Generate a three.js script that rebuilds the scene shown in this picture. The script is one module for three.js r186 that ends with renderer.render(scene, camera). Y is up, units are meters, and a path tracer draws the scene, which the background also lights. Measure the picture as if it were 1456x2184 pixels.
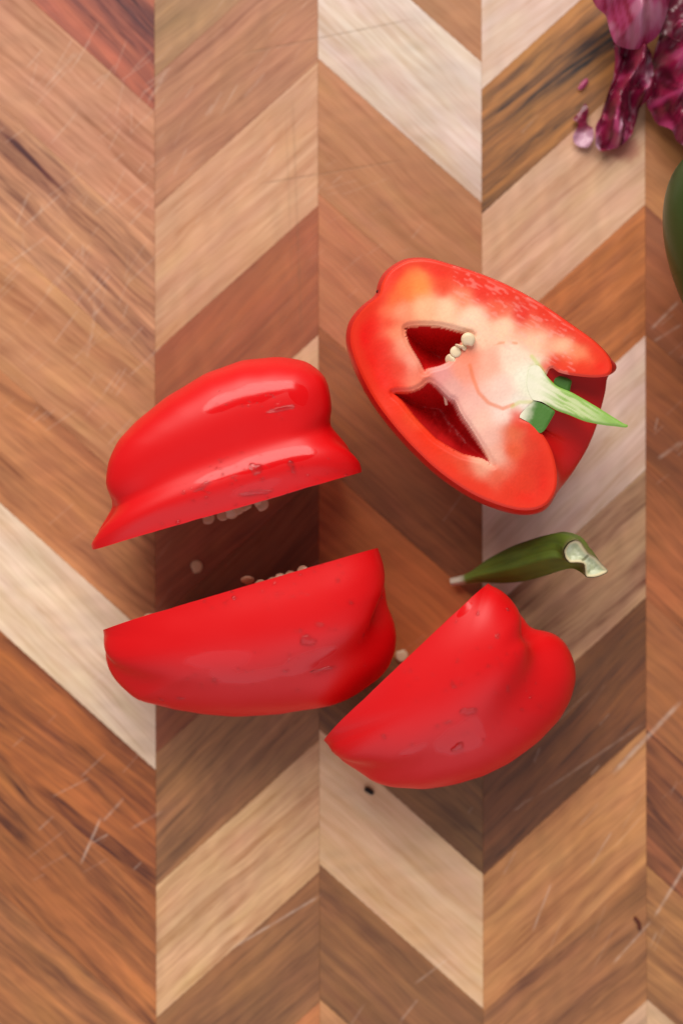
import * as THREE from 'three';
import { mergeGeometries, mergeVertices } from 'three/addons/utils/BufferGeometryUtils.js';
import { RectAreaLightUniformsLib } from 'three/addons/lights/RectAreaLightUniformsLib.js';

// ---------------------------------------------------------------- camera, light, exposure
const scene = new THREE.Scene();
const camera = new THREE.PerspectiveCamera(39.6, 682 / 1024, 0.02, 20);
camera.up.set(0, 0, -1);
camera.position.set(0, 0.479, 0);
camera.lookAt(0, 0, 0);
camera.focus = 0.479 - 0.041;
camera.userData.fStop = 3.8;
RectAreaLightUniformsLib.init();
function windowLight(name, color, power, w, h, x, y, z) {
  const l = new THREE.RectAreaLight(color, power, w, h);
  l.name = name; l.position.set(x, y, z); l.lookAt(0, 0, 0); scene.add(l);
}
windowLight('window_daylight', 0xfff6ee, 5.6, 1.8, 1.25, -0.25, 1.2, -1.35);      // the big window beyond the top of the picture
windowLight('room_window', 0xf2eaf6, 0.95, 2.0, 1.6, 0.0, 0.82, 1.1);       // a fainter window behind the photographer
scene.background = new THREE.Color(0.16, 0.155, 0.15);                         // the dim room
const renderer = new THREE.WebGLRenderer({ antialias: true });
renderer.shadowMap.enabled = true;
renderer.toneMapping = THREE.LinearToneMapping;
renderer.toneMappingExposure = 1.22;

// ---------------------------------------------------------------- numbers and helpers
const EYE = 0.479, FOCAL = 3033;                       // camera height over the board; focal length in photograph pixels
const at = (px, py, h = 0) => new THREE.Vector3((px - 728) * (EYE - h) / FOCAL, h, (py - 1092) * (EYE - h) / FOCAL);
const clamp = (x, a = 0, b = 1) => Math.min(b, Math.max(a, x));
const smooth = (a, b, x) => { const t = clamp((x - a) / (b - a)); return t * t * (3 - 2 * t); };
const mix = (a, b, t) => a + (b - a) * t;
// smooth interpolation through knots [x, y]
function curve(knots, x) {
  const n = knots.length;
  if (x <= knots[0][0]) return knots[0][1];
  if (x >= knots[n - 1][0]) return knots[n - 1][1];
  let i = 0; while (x > knots[i + 1][0]) i++;
  const [x0, y0] = knots[i], [x1, y1] = knots[i + 1], h = x1 - x0, t = (x - x0) / h;
  const slope = (k) => (k <= 0 || k >= n - 1) ? 0 : (knots[k + 1][1] - knots[k - 1][1]) / (knots[k + 1][0] - knots[k - 1][0]);
  const m0 = slope(i) * h, m1 = slope(i + 1) * h, t2 = t * t, t3 = t2 * t;
  return (2 * t3 - 3 * t2 + 1) * y0 + (t3 - 2 * t2 + t) * m0 + (-2 * t3 + 3 * t2) * y1 + (t3 - t2) * m1;
}
// One point of a pepper half in its own frame: x along the cut, y away from the cut, z up from the pepper's axis (all metres).
// phi runs from the raised rim (0) over the skin to the lower rim (PI); c from the left end (-1) to the right end (1).
function halfPoint(p, phi, c, inset = 0) {
  const d = phi * 180 / Math.PI, s = c < 0 ? -1 : 1, k = Math.abs(c);
  const groove = Math.exp(-(((d - p.groove) / p.grooveWidth) ** 2));
  const depth = c < 0 ? mix(p.grooveMid, p.grooveLeft, k) : mix(p.grooveMid, p.grooveRight, k);
  const R = (curve([[0, p.top], [p.lobe, p.out], [180, p.low]], d)) * (1 - depth * groove + p.hump * Math.exp(-(((d - p.groove - 25) / 16) ** 2)) * (1 - 0.5 * k * k) + p.swell * Math.exp(-(((d - 17) / 12) ** 2)) * (1 - k * k)) * (1 + p.taper * c) - inset;
  const X = (s < 0 ? curve([[0, p.rimLeft], [p.lobe, p.lobeLeft], [180, p.rimLeft * 0.9]], d) * (1 - p.notchLeft * groove)
    : curve([[0, p.rimRight], [p.lobe, p.lobeRight], [180, p.rimRight * 0.9]], d) * (1 - p.notchRight * groove)) - inset;
  const X0 = (s < 0 ? p.rimLeft : p.rimRight) - inset;
  const n = s < 0 ? p.powLeft : p.powRight, q = Math.pow(Math.max(0, 1 - Math.pow(k, n)), 1 / (s < 0 ? p.rootLeft : p.rootRight));
  const w = smooth(0, 0.6, q), D = (s < 0 ? p.dimpleLeft : p.dimpleRight) * Math.exp(-((q / 0.4) ** 2));
  const a = s * (k * mix(X0, X, w) - D), r = R * q;
  return [a, r * Math.sin(phi) * p.wide, r * Math.cos(phi)];
}
// to world: the rim line through pixels A and B
function halfFrame(p) {
  const H = p.axis, a = at(p.A[0], p.A[1], p.edge), b = at(p.B[0], p.B[1], p.edge);
  const ex = b.clone().sub(a).normalize(), side = new THREE.Vector3(-ex.z, 0, ex.x).multiplyScalar(p.side);
  const mid = a.clone().add(b).multiplyScalar(0.5);
  const cs = Math.cos(p.tilt), sn = Math.sin(p.tilt);
  return ([x, y, z]) => {                             // tilt: the lower part of the cut plane draws back
    const y2 = y * cs - z * sn, z2 = y * sn + z * cs;
    return new THREE.Vector3(mid.x + ex.x * (x + p.shift) + side.x * (y2 + p.back), H + z2, mid.z + ex.z * (x + p.shift) + side.z * (y2 + p.back));
  };
}
const HALVES = {
  one: { p: {axis: 0.024, edge: 0.036, tilt: 0.06, shift: 0.0024, back: 0.0009, wide: 1, top: 0.0235, out: 0.0417, low: 0.0245, taper: 0.1624, grooveWidth: 14.2962, grooveMid: 0.0996, grooveLeft: 0.1217, grooveRight: 0.12, rimLeft: 0.0467, rimRight: 0.0423, lobeLeft: 0.0365, lobeRight: 0.0398, notchLeft: 0.05, notchRight: 0.05, powLeft: 3.4021, powRight: 3.2629, rootLeft: 3.5, rootRight: 3.5, dimpleLeft: 0.002, dimpleRight: 0.004, A: [195, 1172], B: [775, 1005], side: -1, groove: 36, lobe: 80, hump: 0.05, swell: 0.055},
    warp: [22,17,13,7,-5,-14,-19,-21,-25,-28,-29,-26,-22,-15,-9,-6,-4,-3,0,4,9,14,20,25,28,26,20,13,8,4,1,0,-5,-14,-24,-31,-33,-29,-24,-19,-11,3,19,29,36,44,46,37,22,6,-12,-34,-65,-84,-74,-50,-24,2,21,27,30,23,3,-10,-9,-13,-22,-23,-18,-17,-17,-8,-6,-15,-20,-18,-16,-20,-23,-17,-13,-15,-17,-19,-19,-18,-17,-17,-19,-19,-18,-16,-15,-12,-13,-12,-8,-10,-19,-23,-16,-5,-3,-7,-4,-1,-1,9,28,35,14,-32,-63,-48,-17,6,19,22,24,26] },
  two: { p: {axis: 0.024, edge: 0.036, tilt: 0.06, shift: 0.0008, back: 0.0009, wide: 1, top: 0.025, out: 0.0417, low: 0.0245, taper: 0.1211, grooveWidth: 14.8172, grooveMid: 0.03, grooveLeft: 0.05, grooveRight: 0.1238, rimLeft: 0.0494, rimRight: 0.0459, lobeLeft: 0.0551, lobeRight: 0.0448, notchLeft: 0.05, notchRight: 0.1281, powLeft: 1.7, powRight: 3.5197, rootLeft: 2.3596, rootRight: 2.9514, dimpleLeft: 0.002, dimpleRight: 0.004, A: [222, 1340], B: [805, 1168], side: 1, groove: 61.2118, lobe: 92.6281, hump: 0, swell: 0},
    warp: [0,-5,-3,4,8,8,7,2,-2,1,4,3,4,0,-3,-1,-1,-1,-2,-7,-7,-4,-5,-7,-8,-8,-7,-6,-8,-7,-5,-7,-9,-11,-11,-10,-11,-12,-9,-5,-6,-7,-5,-5,-7,-6,-3,2,6,7,3,-1,-8,-20,-24,-16,-5,2,7,8,9,7,6,2,-5,-13,-14,-9,-1,8,15,21,22,19,15,9,4,3,0,-1,1,0,-6,-12,-15,-16,-19,-20,-20,-18,-15,-12,-10,-7,-6,-8,-10,-13,-14,-13,-11,-8,-10,-13,-12,-8,-4,-5,-4,1,12,18,6,-8,-13,-11,-6,1,6,5] },
  three: { p: {axis: 0.024, edge: 0.036, tilt: 0.145, shift: 0.0004, back: 0.0021, wide: 1, top: 0.025, out: 0.0447, low: 0.0245, taper: 0.1778, grooveWidth: 15.0391, grooveMid: 0.04, grooveLeft: 0.05, grooveRight: 0.1479, rimLeft: 0.039, rimRight: 0.037, lobeLeft: 0.0386, lobeRight: 0.0418, notchLeft: 0.05, notchRight: 0.133, powLeft: 2.0067, powRight: 2.8886, rootLeft: 2.6334, rootRight: 3.3234, dimpleLeft: 0.002, dimpleRight: 0.004, A: [692, 1570], B: [1035, 1246], side: 1, groove: 61.5424, lobe: 101.7866, hump: 0.02, swell: 0},
    warp: [3,3,1,3,3,2,-1,-4,-2,0,-3,-7,-8,-8,-9,-9,-9,-9,-10,-10,-9,-8,-6,-6,-6,-6,-8,-8,-3,-2,-7,-10,-8,-3,-3,-8,0,16,24,22,15,6,-1,-10,-30,-57,-71,-59,-26,2,18,27,29,29,28,24,20,15,6,-3,-8,-13,-18,-17,-16,-19,-21,-19,-14,-9,-7,-6,-4,-3,-2,1,3,2,-2,-4,-6,-5,-3,-3,-6,-9,-10,-9,-7,-6,-6,-5,-5,-4,0,2,1,-3,-4,-2,3,5,5,5,1,-8,-13,-11,-3,6,7,2,-10,-10,6,13,11,8,1,-1] },
};
// seeded noise
let seedState = 12345;
const rnd = () => { seedState = (Math.imul(seedState, 1664525) + 1013904223) >>> 0; return seedState / 4294967296; };
const hash = (x, y, s) => { let h = Math.imul(x, 374761393) + Math.imul(y, 668265263) + Math.imul(s, 1274126177); h = Math.imul(h ^ (h >>> 13), 1274126177); return ((h ^ (h >>> 16)) >>> 0) / 4294967296; };
function noise(x, y, s = 0) {
  const ix = Math.floor(x), iy = Math.floor(y), fx = x - ix, fy = y - iy, u = fx * fx * (3 - 2 * fx), v = fy * fy * (3 - 2 * fy);
  const a = hash(ix, iy, s), b = hash(ix + 1, iy, s), c = hash(ix, iy + 1, s), d = hash(ix + 1, iy + 1, s);
  return a + (b - a) * u + (c - a) * v + (a - b - c + d) * u * v;
}
const fbm = (x, y, s, n = 3) => { let t = 0, a = 0.5, w = 0; for (let i = 0; i < n; i++) { t += a * noise(x, y, s + i * 17); w += a; a *= 0.5; x *= 2.03; y *= 2.03; } return t / w; };
const lin = (c) => { c /= 255; return c <= 0.04045 ? c / 12.92 : Math.pow((c + 0.055) / 1.055, 2.4); };
const enc = (x) => { x = clamp(x); return 255 * (x <= 0.0031308 ? 12.92 * x : 1.055 * Math.pow(x, 1 / 2.4) - 0.055); };
const names = new Map();
function numbered(name) { const n = names.get(name) ?? 0; names.set(name, n + 1); return n ? name + '_' + String(n).padStart(3, '0') : name; }
function thing(name, label, category, base, group) {
  const o = new THREE.Group(); o.name = numbered(name); o.position.copy(base); o.userData = { label, category };
  if (group) o.userData.group = group;
  scene.add(o); return o;
}
// a geometry given in world coordinates becomes a part of a thing
function part(owner, name, geometry, material, label) {
  const m = new THREE.Mesh(geometry, material); m.name = name; m.castShadow = m.receiveShadow = true;
  const w = new THREE.Vector3(); for (let o = owner; o && o !== scene; o = o.parent) w.add(o.position);
  geometry.translate(-w.x, -w.y, -w.z);
  if (label) m.userData.label = label;
  owner.add(m); return m;
}
function alone(name, geometry, material, label, category, base, group) {
  const m = new THREE.Mesh(geometry, material); m.name = numbered(name); m.castShadow = m.receiveShadow = true;
  geometry.translate(-base.x, -base.y, -base.z); m.position.copy(base); m.userData = { label, category };
  if (group) m.userData.group = group;
  scene.add(m); return m;
}
function gridGeometry(nu, nv, point, uv) {
  const pos = [], uvs = [], idx = [];
  for (let i = 0; i <= nu; i++) for (let j = 0; j <= nv; j++) { const p = point(i, j); pos.push(p.x, p.y, p.z); if (uv) uvs.push(...uv(i, j)); }
  for (let i = 0; i < nu; i++) for (let j = 0; j < nv; j++) { const a = i * (nv + 1) + j, b = a + nv + 1; idx.push(a, b, a + 1, b, b + 1, a + 1); }
  const g = new THREE.BufferGeometry();
  g.setAttribute('position', new THREE.Float32BufferAttribute(pos, 3));
  if (uv) g.setAttribute('uv', new THREE.Float32BufferAttribute(uvs, 2));
  g.setIndex(idx); g.computeVertexNormals(); return g;
}
// plane figures: lists of [x, z]
function inside(poly, x, z) { let r = false; for (let i = 0, j = poly.length - 1; i < poly.length; j = i++) { const [xi, zi] = poly[i], [xj, zj] = poly[j]; if ((zi > z) !== (zj > z) && x < (xj - xi) * (z - zi) / (zj - zi) + xi) r = !r; } return r; }
function nearest(poly, x, z) {
  let bd = 1e9, bx = 0, bz = 0;
  for (let i = 0, j = poly.length - 1; i < poly.length; j = i++) {
    const [ax, az] = poly[j], [cx, cz] = poly[i], dx = cx - ax, dz = cz - az, t = clamp(((x - ax) * dx + (z - az) * dz) / (dx * dx + dz * dz || 1e-12));
    const px = ax + dx * t, pz = az + dz * t, d = (px - x) ** 2 + (pz - z) ** 2;
    if (d < bd) { bd = d; bx = px; bz = pz; }
  }
  return [Math.sqrt(bd), bx, bz];
}
const signed = (poly, x, z) => { const d = nearest(poly, x, z)[0]; return inside(poly, x, z) ? d : -d; };   // positive inside
function rounded(poly, n, tension = 0.5) {
  const c = new THREE.CatmullRomCurve3(poly.map(([x, z]) => new THREE.Vector3(x, 0, z)), true, 'catmullrom', tension);
  return c.getSpacedPoints(n).slice(0, n).map((p) => [p.x, p.z]);
}
// a sheet over a plane figure: height(x, z, d) with d the distance to the edge; colour(x, z, d) gives linear rgb
function sheet(poly, step, height, colour, creases = []) {
  let x0 = 1e9, x1 = -1e9, z0 = 1e9, z1 = -1e9;
  for (const [x, z] of poly) { x0 = Math.min(x0, x); x1 = Math.max(x1, x); z0 = Math.min(z0, z); z1 = Math.max(z1, z); }
  x0 -= step; z0 -= step; const nx = Math.ceil((x1 - x0) / step) + 2, nz = Math.ceil((z1 - z0) / step) + 2;
  const pts = [], id = new Int32Array(nx * nz).fill(-1), pos = [], col = [], uvs = [], idx = [];
  for (let i = 0; i < nx; i++) for (let j = 0; j < nz; j++) {
    let x = x0 + i * step, z = z0 + j * step; const [d, qx, qz] = nearest(poly, x, z), is = inside(poly, x, z);
    let e = d;
    if (is && d < 0.35 * step || !is && d < 0.85 * step) { x = qx; z = qz; e = 0; } else if (!is) continue;
    if (e > 0) for (const c of creases) { const [cd, cx, cz] = nearest(c, x, z); if (cd < 0.5 * step) { x = cx; z = cz; break; } }
    id[i * nz + j] = pos.length / 3; const y = height(x, z, e); pos.push(x, y, z); uvs.push(x, z);
    if (colour) col.push(...colour(x, z, e));
  }
  const ok = (a, b, c) => a >= 0 && b >= 0 && c >= 0 && (() => { const cx = (pos[a * 3] + pos[b * 3] + pos[c * 3]) / 3, cz = (pos[a * 3 + 2] + pos[b * 3 + 2] + pos[c * 3 + 2]) / 3; return inside(poly, cx, cz); })();
  for (let i = 0; i + 1 < nx; i++) for (let j = 0; j + 1 < nz; j++) {
    const a = id[i * nz + j], b = id[(i + 1) * nz + j], c = id[i * nz + j + 1], d = id[(i + 1) * nz + j + 1];
    if (b >= 0 && c >= 0 && a >= 0 && d >= 0 || !(a >= 0 && d >= 0)) { if (ok(a, c, b)) idx.push(a, c, b); if (ok(b, c, d)) idx.push(b, c, d); }
    else { if (ok(a, c, d)) idx.push(a, c, d); if (ok(a, d, b)) idx.push(a, d, b); }
  }
  const g = new THREE.BufferGeometry();
  g.setAttribute('position', new THREE.Float32BufferAttribute(pos, 3)); g.setAttribute('uv', new THREE.Float32BufferAttribute(uvs, 2));
  if (colour) g.setAttribute('color', new THREE.Float32BufferAttribute(col, 3));
  g.setIndex(idx); g.computeVertexNormals(); return g;
}
function texture(w, h, pixel, srgb) {
  const d = new Uint8Array(w * h * 4);
  for (let y = 0; y < h; y++) for (let x = 0; x < w; x++) { const c = pixel(x, y), o = (y * w + x) * 4; d[o] = c[0]; d[o + 1] = c[1]; d[o + 2] = c[2]; d[o + 3] = 255; }
  const t = new THREE.DataTexture(d, w, h); t.magFilter = t.minFilter = THREE.LinearFilter; t.wrapS = t.wrapT = THREE.RepeatWrapping; if (srgb) t.colorSpace = THREE.SRGBColorSpace; t.needsUpdate = true; return t;
}

// ---------------------------------------------------------------- the cutting board
// The board's own grid: units of 1/6332 m ("u"), strips 348.2 u wide; seams lean 0.1 degrees from the picture.
const U = EYE / FOCAL, STRIP = 348.2, SEAM0 = 331.5, FIRST = -2, LAST = 6, TOP = -460, BOTTOM = 2660, LEAN = 0.0018;
// for each strip: slope over the strip, then the blocks from top to bottom: [lower edge at the left seam, wood colour (sRGB), dark grain colour, contrast, broad banding, speckle]
const W = { cream: [223, 190, 152], pale: [212, 172, 134], pink: [212, 158, 122], tan: [196, 141, 102], rose: [190, 130, 98], orange: [188, 118, 72], red: [168, 92, 62], brown: [160, 108, 74], umber: [136, 88, 60], dark: [118, 76, 52] };
const STRIPS = new Map([
  [-1, { dy: 313, blocks: [[-76, [162, 85, 61], [96, 41, 37], 0.9, 0.8], [207, [190, 134, 101], [142, 85, 52], 0.7, 0.7], [487, [190, 136, 99], [108, 60, 43], 0.75, 1.0], [772, [194, 139, 97], [138, 81, 49], 0.55, 0.6], [1057, [187, 125, 81], [119, 66, 39], 0.6, 0.7], [1330, [230, 205, 177], [167, 127, 82], 0.4, 0.4], [1607, [166, 97, 53], [93, 48, 31], 0.8, 0.8], [1887, [172, 105, 58], [103, 58, 35], 0.8, 0.8], [2170, [172, 112, 66], [101, 61, 40], 0.8, 0.8]] }],
  [0, { dy: -313, blocks: [[165, [166, 123, 84], [121, 87, 57], 0.6, 0.6], [445, [176, 122, 89], [133, 81, 55], 0.6, 0.6], [751, [201, 155, 120], [164, 109, 70], 0.6, 0.5], [1027, [163, 95, 62], [117, 60, 38], 0.5, 0.5], [1120, [211, 172, 138], [168, 123, 80], 0.4, 0.4], [1327, [167, 95, 63], [114, 58, 40], 0.6, 0.6], [1607, [148, 87, 55], [104, 55, 36], 0.6, 0.6], [1890, [163, 114, 74], [108, 72, 48], 0.7, 0.8], [2172, [209, 166, 122], [163, 111, 69], 0.75, 0.5], [2450, [153, 104, 65], [100, 65, 43], 0.7, 0.7]] }],
  [1, { dy: 309, blocks: [[-176, [177, 125, 86], [141, 88, 55], 0.5, 0.5], [124, [212, 192, 176], [170, 130, 94], 0.5, 0.6], [412, [182, 126, 87], [144, 91, 55], 0.55, 0.5], [695, [183, 118, 81], [143, 84, 54], 0.6, 0.5], [982, [152, 91, 55], [104, 58, 35], 0.6, 0.6], [1262, [191, 112, 62], [142, 76, 41], 0.5, 0.5], [1555, [140, 97, 58], [93, 60, 38], 0.7, 0.8], [1843, [219, 180, 141], [187, 137, 85], 0.5, 0.4], [2131, [147, 99, 61], [102, 65, 42], 0.7, 0.6], [2420, [201, 147, 97], [151, 100, 59], 0.5, 0.5]] }],
  [2, { dy: -316, blocks: [[191, [214, 188, 172], [182, 138, 99], 0.4, 0.4], [456, [154, 103, 56], [68, 45, 34], 1.0, 1.0], [752, [208, 167, 135], [160, 107, 71], 0.5, 0.5], [1032, [181, 110, 62], [129, 71, 38], 0.8, 0.4], [1318, [224, 195, 177], [173, 128, 89], 0.4, 0.5], [1590, [179, 139, 104], [119, 76, 54], 0.75, 0.8], [1868, [126, 79, 48], [74, 46, 33], 0.7, 0.7], [2160, [196, 137, 86], [138, 85, 51], 0.65, 0.6], [2450, [170, 115, 71], [112, 71, 46], 0.7, 0.7]] }],
  [3, { dy: 311, blocks: [[150, [183, 128, 83], [133, 83, 50], 0.6, 0.6], [438, [182, 124, 77], [134, 81, 47], 0.6, 0.6], [712, [159, 95, 62], [115, 64, 41], 0.5, 0.5], [990, [154, 91, 55], [102, 56, 35], 0.6, 0.7], [1275, [177, 106, 64], [119, 67, 39], 0.7, 0.6], [1556, [167, 105, 64], [106, 64, 42], 0.6, 0.7], [1846, [152, 93, 58], [91, 52, 37], 0.9, 1.0], [2130, [163, 112, 68], [104, 65, 43], 0.8, 0.7]] }],
]);
const PITCH = 282;
const TONES = [W.tan, W.brown, W.cream, W.orange, W.rose, W.umber, W.pale, W.red].map((c) => c);
function strip(k) {                                                             // every block of a strip, also outside the part that was measured
  const s = STRIPS.get(k) ?? { dy: k % 2 ? 311 : -314, blocks: [] }, up = [], down = [];
  const invent = (edge, i) => { const c = TONES[Math.floor(hash(k + 50, i + 50, 3) * TONES.length)]; return [edge, c, c.map((x) => x * 0.7), 0.6, 0.6]; };
  let e = s.blocks.length ? s.blocks[0][0] : 120; for (let i = 1; e > TOP - 400; i++) up.unshift(invent(e -= PITCH, -i));
  e = s.blocks.length ? s.blocks[s.blocks.length - 1][0] : 120 - PITCH; for (let i = 1; e < BOTTOM + 400; i++) down.push(invent(e += PITCH, i));
  return { dy: s.dy, blocks: [...up, ...s.blocks, ...down] };
}
const strips = []; for (let k = FIRST; k < LAST; k++) strips.push(strip(k));
const AW = 1800, AH = 2048, AX0 = SEAM0 + FIRST * STRIP, AX1 = SEAM0 + LAST * STRIP;
const scratches = [];
{
  const add = (x0, y0, x1, y1, w, a, dark) => scratches.push([x0, y0, x1, y1, w, a, dark]);
  add(170, 1846, 216, 1740, 4, 0.35); add(192, 1800, 232, 1778, 3, 0.25); add(1300, 1655, 1456, 1490, 7, 0.3); add(1456, 1400, 1560, 1290, 5, 0.25);
  add(1390, 1960, 1470, 1830, 5, 0.3); add(1300, 2060, 1390, 1960, 4, 0.22); add(1132, 1990, 1175, 1880, 3, 0.25); add(1255, 1850, 1305, 1770, 3, 0.2); add(1140, 1700, 1376, 1540, 4, 0.12); add(1385, 705, 1450, 640, 5, 0.22); add(1390, 730, 1456, 690, 4, 0.18); add(1400, 980, 1456, 940, 6, 0.2);
  add(480, 2030, 690, 1905, 4, 0.3); add(880, 2100, 960, 2040, 3, 0.2); add(850, 2180, 890, 2130, 3, 0.2); add(1395, 920, 1402, 890, 3, 0.25);
  add(500, 118, 900, 38, 3, 0.3, 1); add(540, 395, 880, 338, 3, 0.3, 1); add(625, 190, 645, 760, 4, 0.18, 1); add(610, 220, 625, 640, 3, 0.12, 1);
  const hatch = (n, x0, y0, x1, y1, ang, len, a) => { for (let i = 0; i < n; i++) { const x = mix(x0, x1, rnd()), y = mix(y0, y1, rnd()), t = ang + (rnd() - 0.5) * 0.5, l = len * (0.3 + rnd()); add(x, y, x + Math.cos(t) * l, y + Math.sin(t) * l, 1.6 + rnd() * 2.6, a * (0.4 + rnd())); } };
  hatch(90, -60, 140, 320, 960, -0.85, 95, 0.13); hatch(22, -40, 150, 300, 800, -1.35, 70, 0.13); hatch(26, 330, 60, 660, 480, -0.95, 80, 0.1); hatch(16, 20, 1450, 320, 1900, -0.7, 80, 0.16); hatch(18, 1060, 1500, 1456, 2150, -0.95, 100, 0.13); hatch(12, 640, 330, 900, 640, -0.5, 90, 0.08); hatch(14, 1380, 560, 1500, 1400, -0.8, 60, 0.15); hatch(30, 0, 0, 1456, 2184, -0.8, 60, 0.08); hatch(40, -360, -400, 2400, 2600, -0.8, 90, 0.12);
}
const cellOf = new Map();
for (const s of scratches) { const x0 = Math.min(s[0], s[2]) - 8, x1 = Math.max(s[0], s[2]) + 8, y0 = Math.min(s[1], s[3]) - 8, y1 = Math.max(s[1], s[3]) + 8; for (let i = Math.floor(x0 / 64); i <= Math.floor(x1 / 64); i++) for (let j = Math.floor(y0 / 64); j <= Math.floor(y1 / 64); j++) { const key = i * 1000 + j; if (!cellOf.has(key)) cellOf.set(key, []); cellOf.get(key).push(s); } }
const woodColour = new Uint8Array(AW * AH * 4), woodRelief = new Uint8Array(AW * AH * 4);
for (let b = 0; b < AH; b++) for (let a = 0; a < AW; a++) {
  const x = mix(AX0, AX1, (a + 0.5) / AW), y = mix(TOP, BOTTOM, (b + 0.5) / AH), f = (x - SEAM0) / STRIP, k = clamp(Math.floor(f), FIRST, LAST - 1), s = strips[k - FIRST];
  const yl = y - (f - k) * s.dy; let n = 0; while (n < s.blocks.length - 1 && s.blocks[n][0] < yl) n++;
  const [edge, base, deep, contrast, band, ] = s.blocks[n], top = n ? s.blocks[n - 1][0] : edge - PITCH, id = (k + 9) * 31 + n;
  const L = Math.hypot(STRIP, s.dy), cx = STRIP / L, cy = s.dy / L, own = (hash(id, 5, 9) - 0.5) * 0.14;
  let u = x * (cx - own * cy) + y * (cy + own * cx), v = -x * (cy + own * cx) + y * (cx - own * cy);
  v += 14 * (noise(u / 240, v / 90, id) - 0.5) + 5 * (noise(u / 70, v / 40, id + 3) - 0.5);
  const broad = fbm(v / 52, u / 900, id, 2), mid = fbm(v / 14, u / 240, id + 7, 3), fine = noise(v / 3.6, u / 64, id + 11), hair = noise(v / 1.8, u / 24, id + 13);
  const pore = smooth(0.7, 0.95, noise(v / 2.3, u / 34, id + 21)), ripple = noise(u / 22 + v / 30, v / 60, id + 23);
  let t = contrast * (band * 1.5 * (broad - 0.45) + 1.5 * (mid - 0.47) + 0.62 * (fine - 0.5) + 0.36 * (hair - 0.5) + 0.45 * pore * mid);
  const streak = smooth(0.62, 0.78, fbm(v / 22 + 9, u / 330, id + 31, 2)) * smooth(0.45, 0.7, noise(u / 150, v / 300, id + 41));
  t += contrast * 0.8 * band * streak;
  const bright = 1 + 0.12 * (ripple - 0.5) + 0.2 * (fbm(u / 160, v / 70, id + 51, 2) - 0.5);
  const mixT = clamp(0.16 + t, -0.4, 1.25);
  const hue = [0, 1, 2].map((i) => 1 + 0.05 * (fbm(u / 90, v / 30, id + 61 + i, 2) - 0.5) * (1 + i));
  let rgb = base.map((c, i) => mix(lin(c), lin(deep[i]), mixT) * bright * hue[i]);
  let relief = 0.55 - 0.25 * pore - 0.1 * (1 - fine);
  const near = cellOf.get(Math.floor(x / 64) * 1000 + Math.floor(y / 64));
  if (near) for (const [sx, sy, ex, ey, w, al, dark] of near) {
    const dx = ex - sx, dy = ey - sy, tt = ((x - sx) * dx + (y - sy) * dy) / (dx * dx + dy * dy); if (tt < 0 || tt > 1) continue;
    const d = Math.hypot(x - sx - dx * tt, y - sy - dy * tt), m = al * smooth(w, w * 0.25, d) * smooth(0, 0.15, tt) * smooth(1, 0.85, tt) * (0.5 + noise(x / 9, y / 9, 77)); if (m <= 0) continue;
    rgb = dark ? [mix(rgb[0], 0.16, m), mix(rgb[1], 0.09, m), mix(rgb[2], 0.04, m)] : [mix(rgb[0], 0.72, m), mix(rgb[1], 0.56, m), mix(rgb[2], 0.44, m)];
    relief -= m * 0.9;
  }
  const redPatch = 0.6 * smooth(1, 0.3, Math.hypot((x - 1324) / 52, (y - 316) / 40) + 0.5 * (fbm(x / 16, y / 16, 99, 2) - 0.5));   // soft-edged red patch in the wood colour, below the torn onion skin
  if (redPatch > 0) rgb = [mix(rgb[0], 0.42, redPatch), mix(rgb[1], 0.07, redPatch), mix(rgb[2], 0.06, redPatch)];
  const o = (b * AW + a) * 4; for (let i = 0; i < 3; i++) { woodColour[o + i] = enc(clamp(rgb[i], 0.01, 0.85)); } woodColour[o + 3] = 255;
  const rr = 255 * clamp(relief); woodRelief[o] = rr; woodRelief[o + 1] = 255 * clamp(0.46 + 0.12 * (fine - 0.5) + 0.14 * pore + 0.1 * (broad - 0.5)); woodRelief[o + 2] = 0; woodRelief[o + 3] = 255;
}
const dataTex = (d, srgb) => { const t = new THREE.DataTexture(d, AW, AH); t.magFilter = t.minFilter = THREE.LinearFilter; if (srgb) t.colorSpace = THREE.SRGBColorSpace; t.needsUpdate = true; return t; };
const woodMap = dataTex(woodColour, true), reliefMap = dataTex(woodRelief, false);
const wood = new THREE.MeshPhysicalMaterial({ map: woodMap, bumpMap: reliefMap, bumpScale: 0.00012, roughnessMap: reliefMap, roughness: 1, specularIntensity: 0.8 });
const glue = new THREE.MeshStandardMaterial({ color: 0x5a3b24, roughness: 0.9 });
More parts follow.
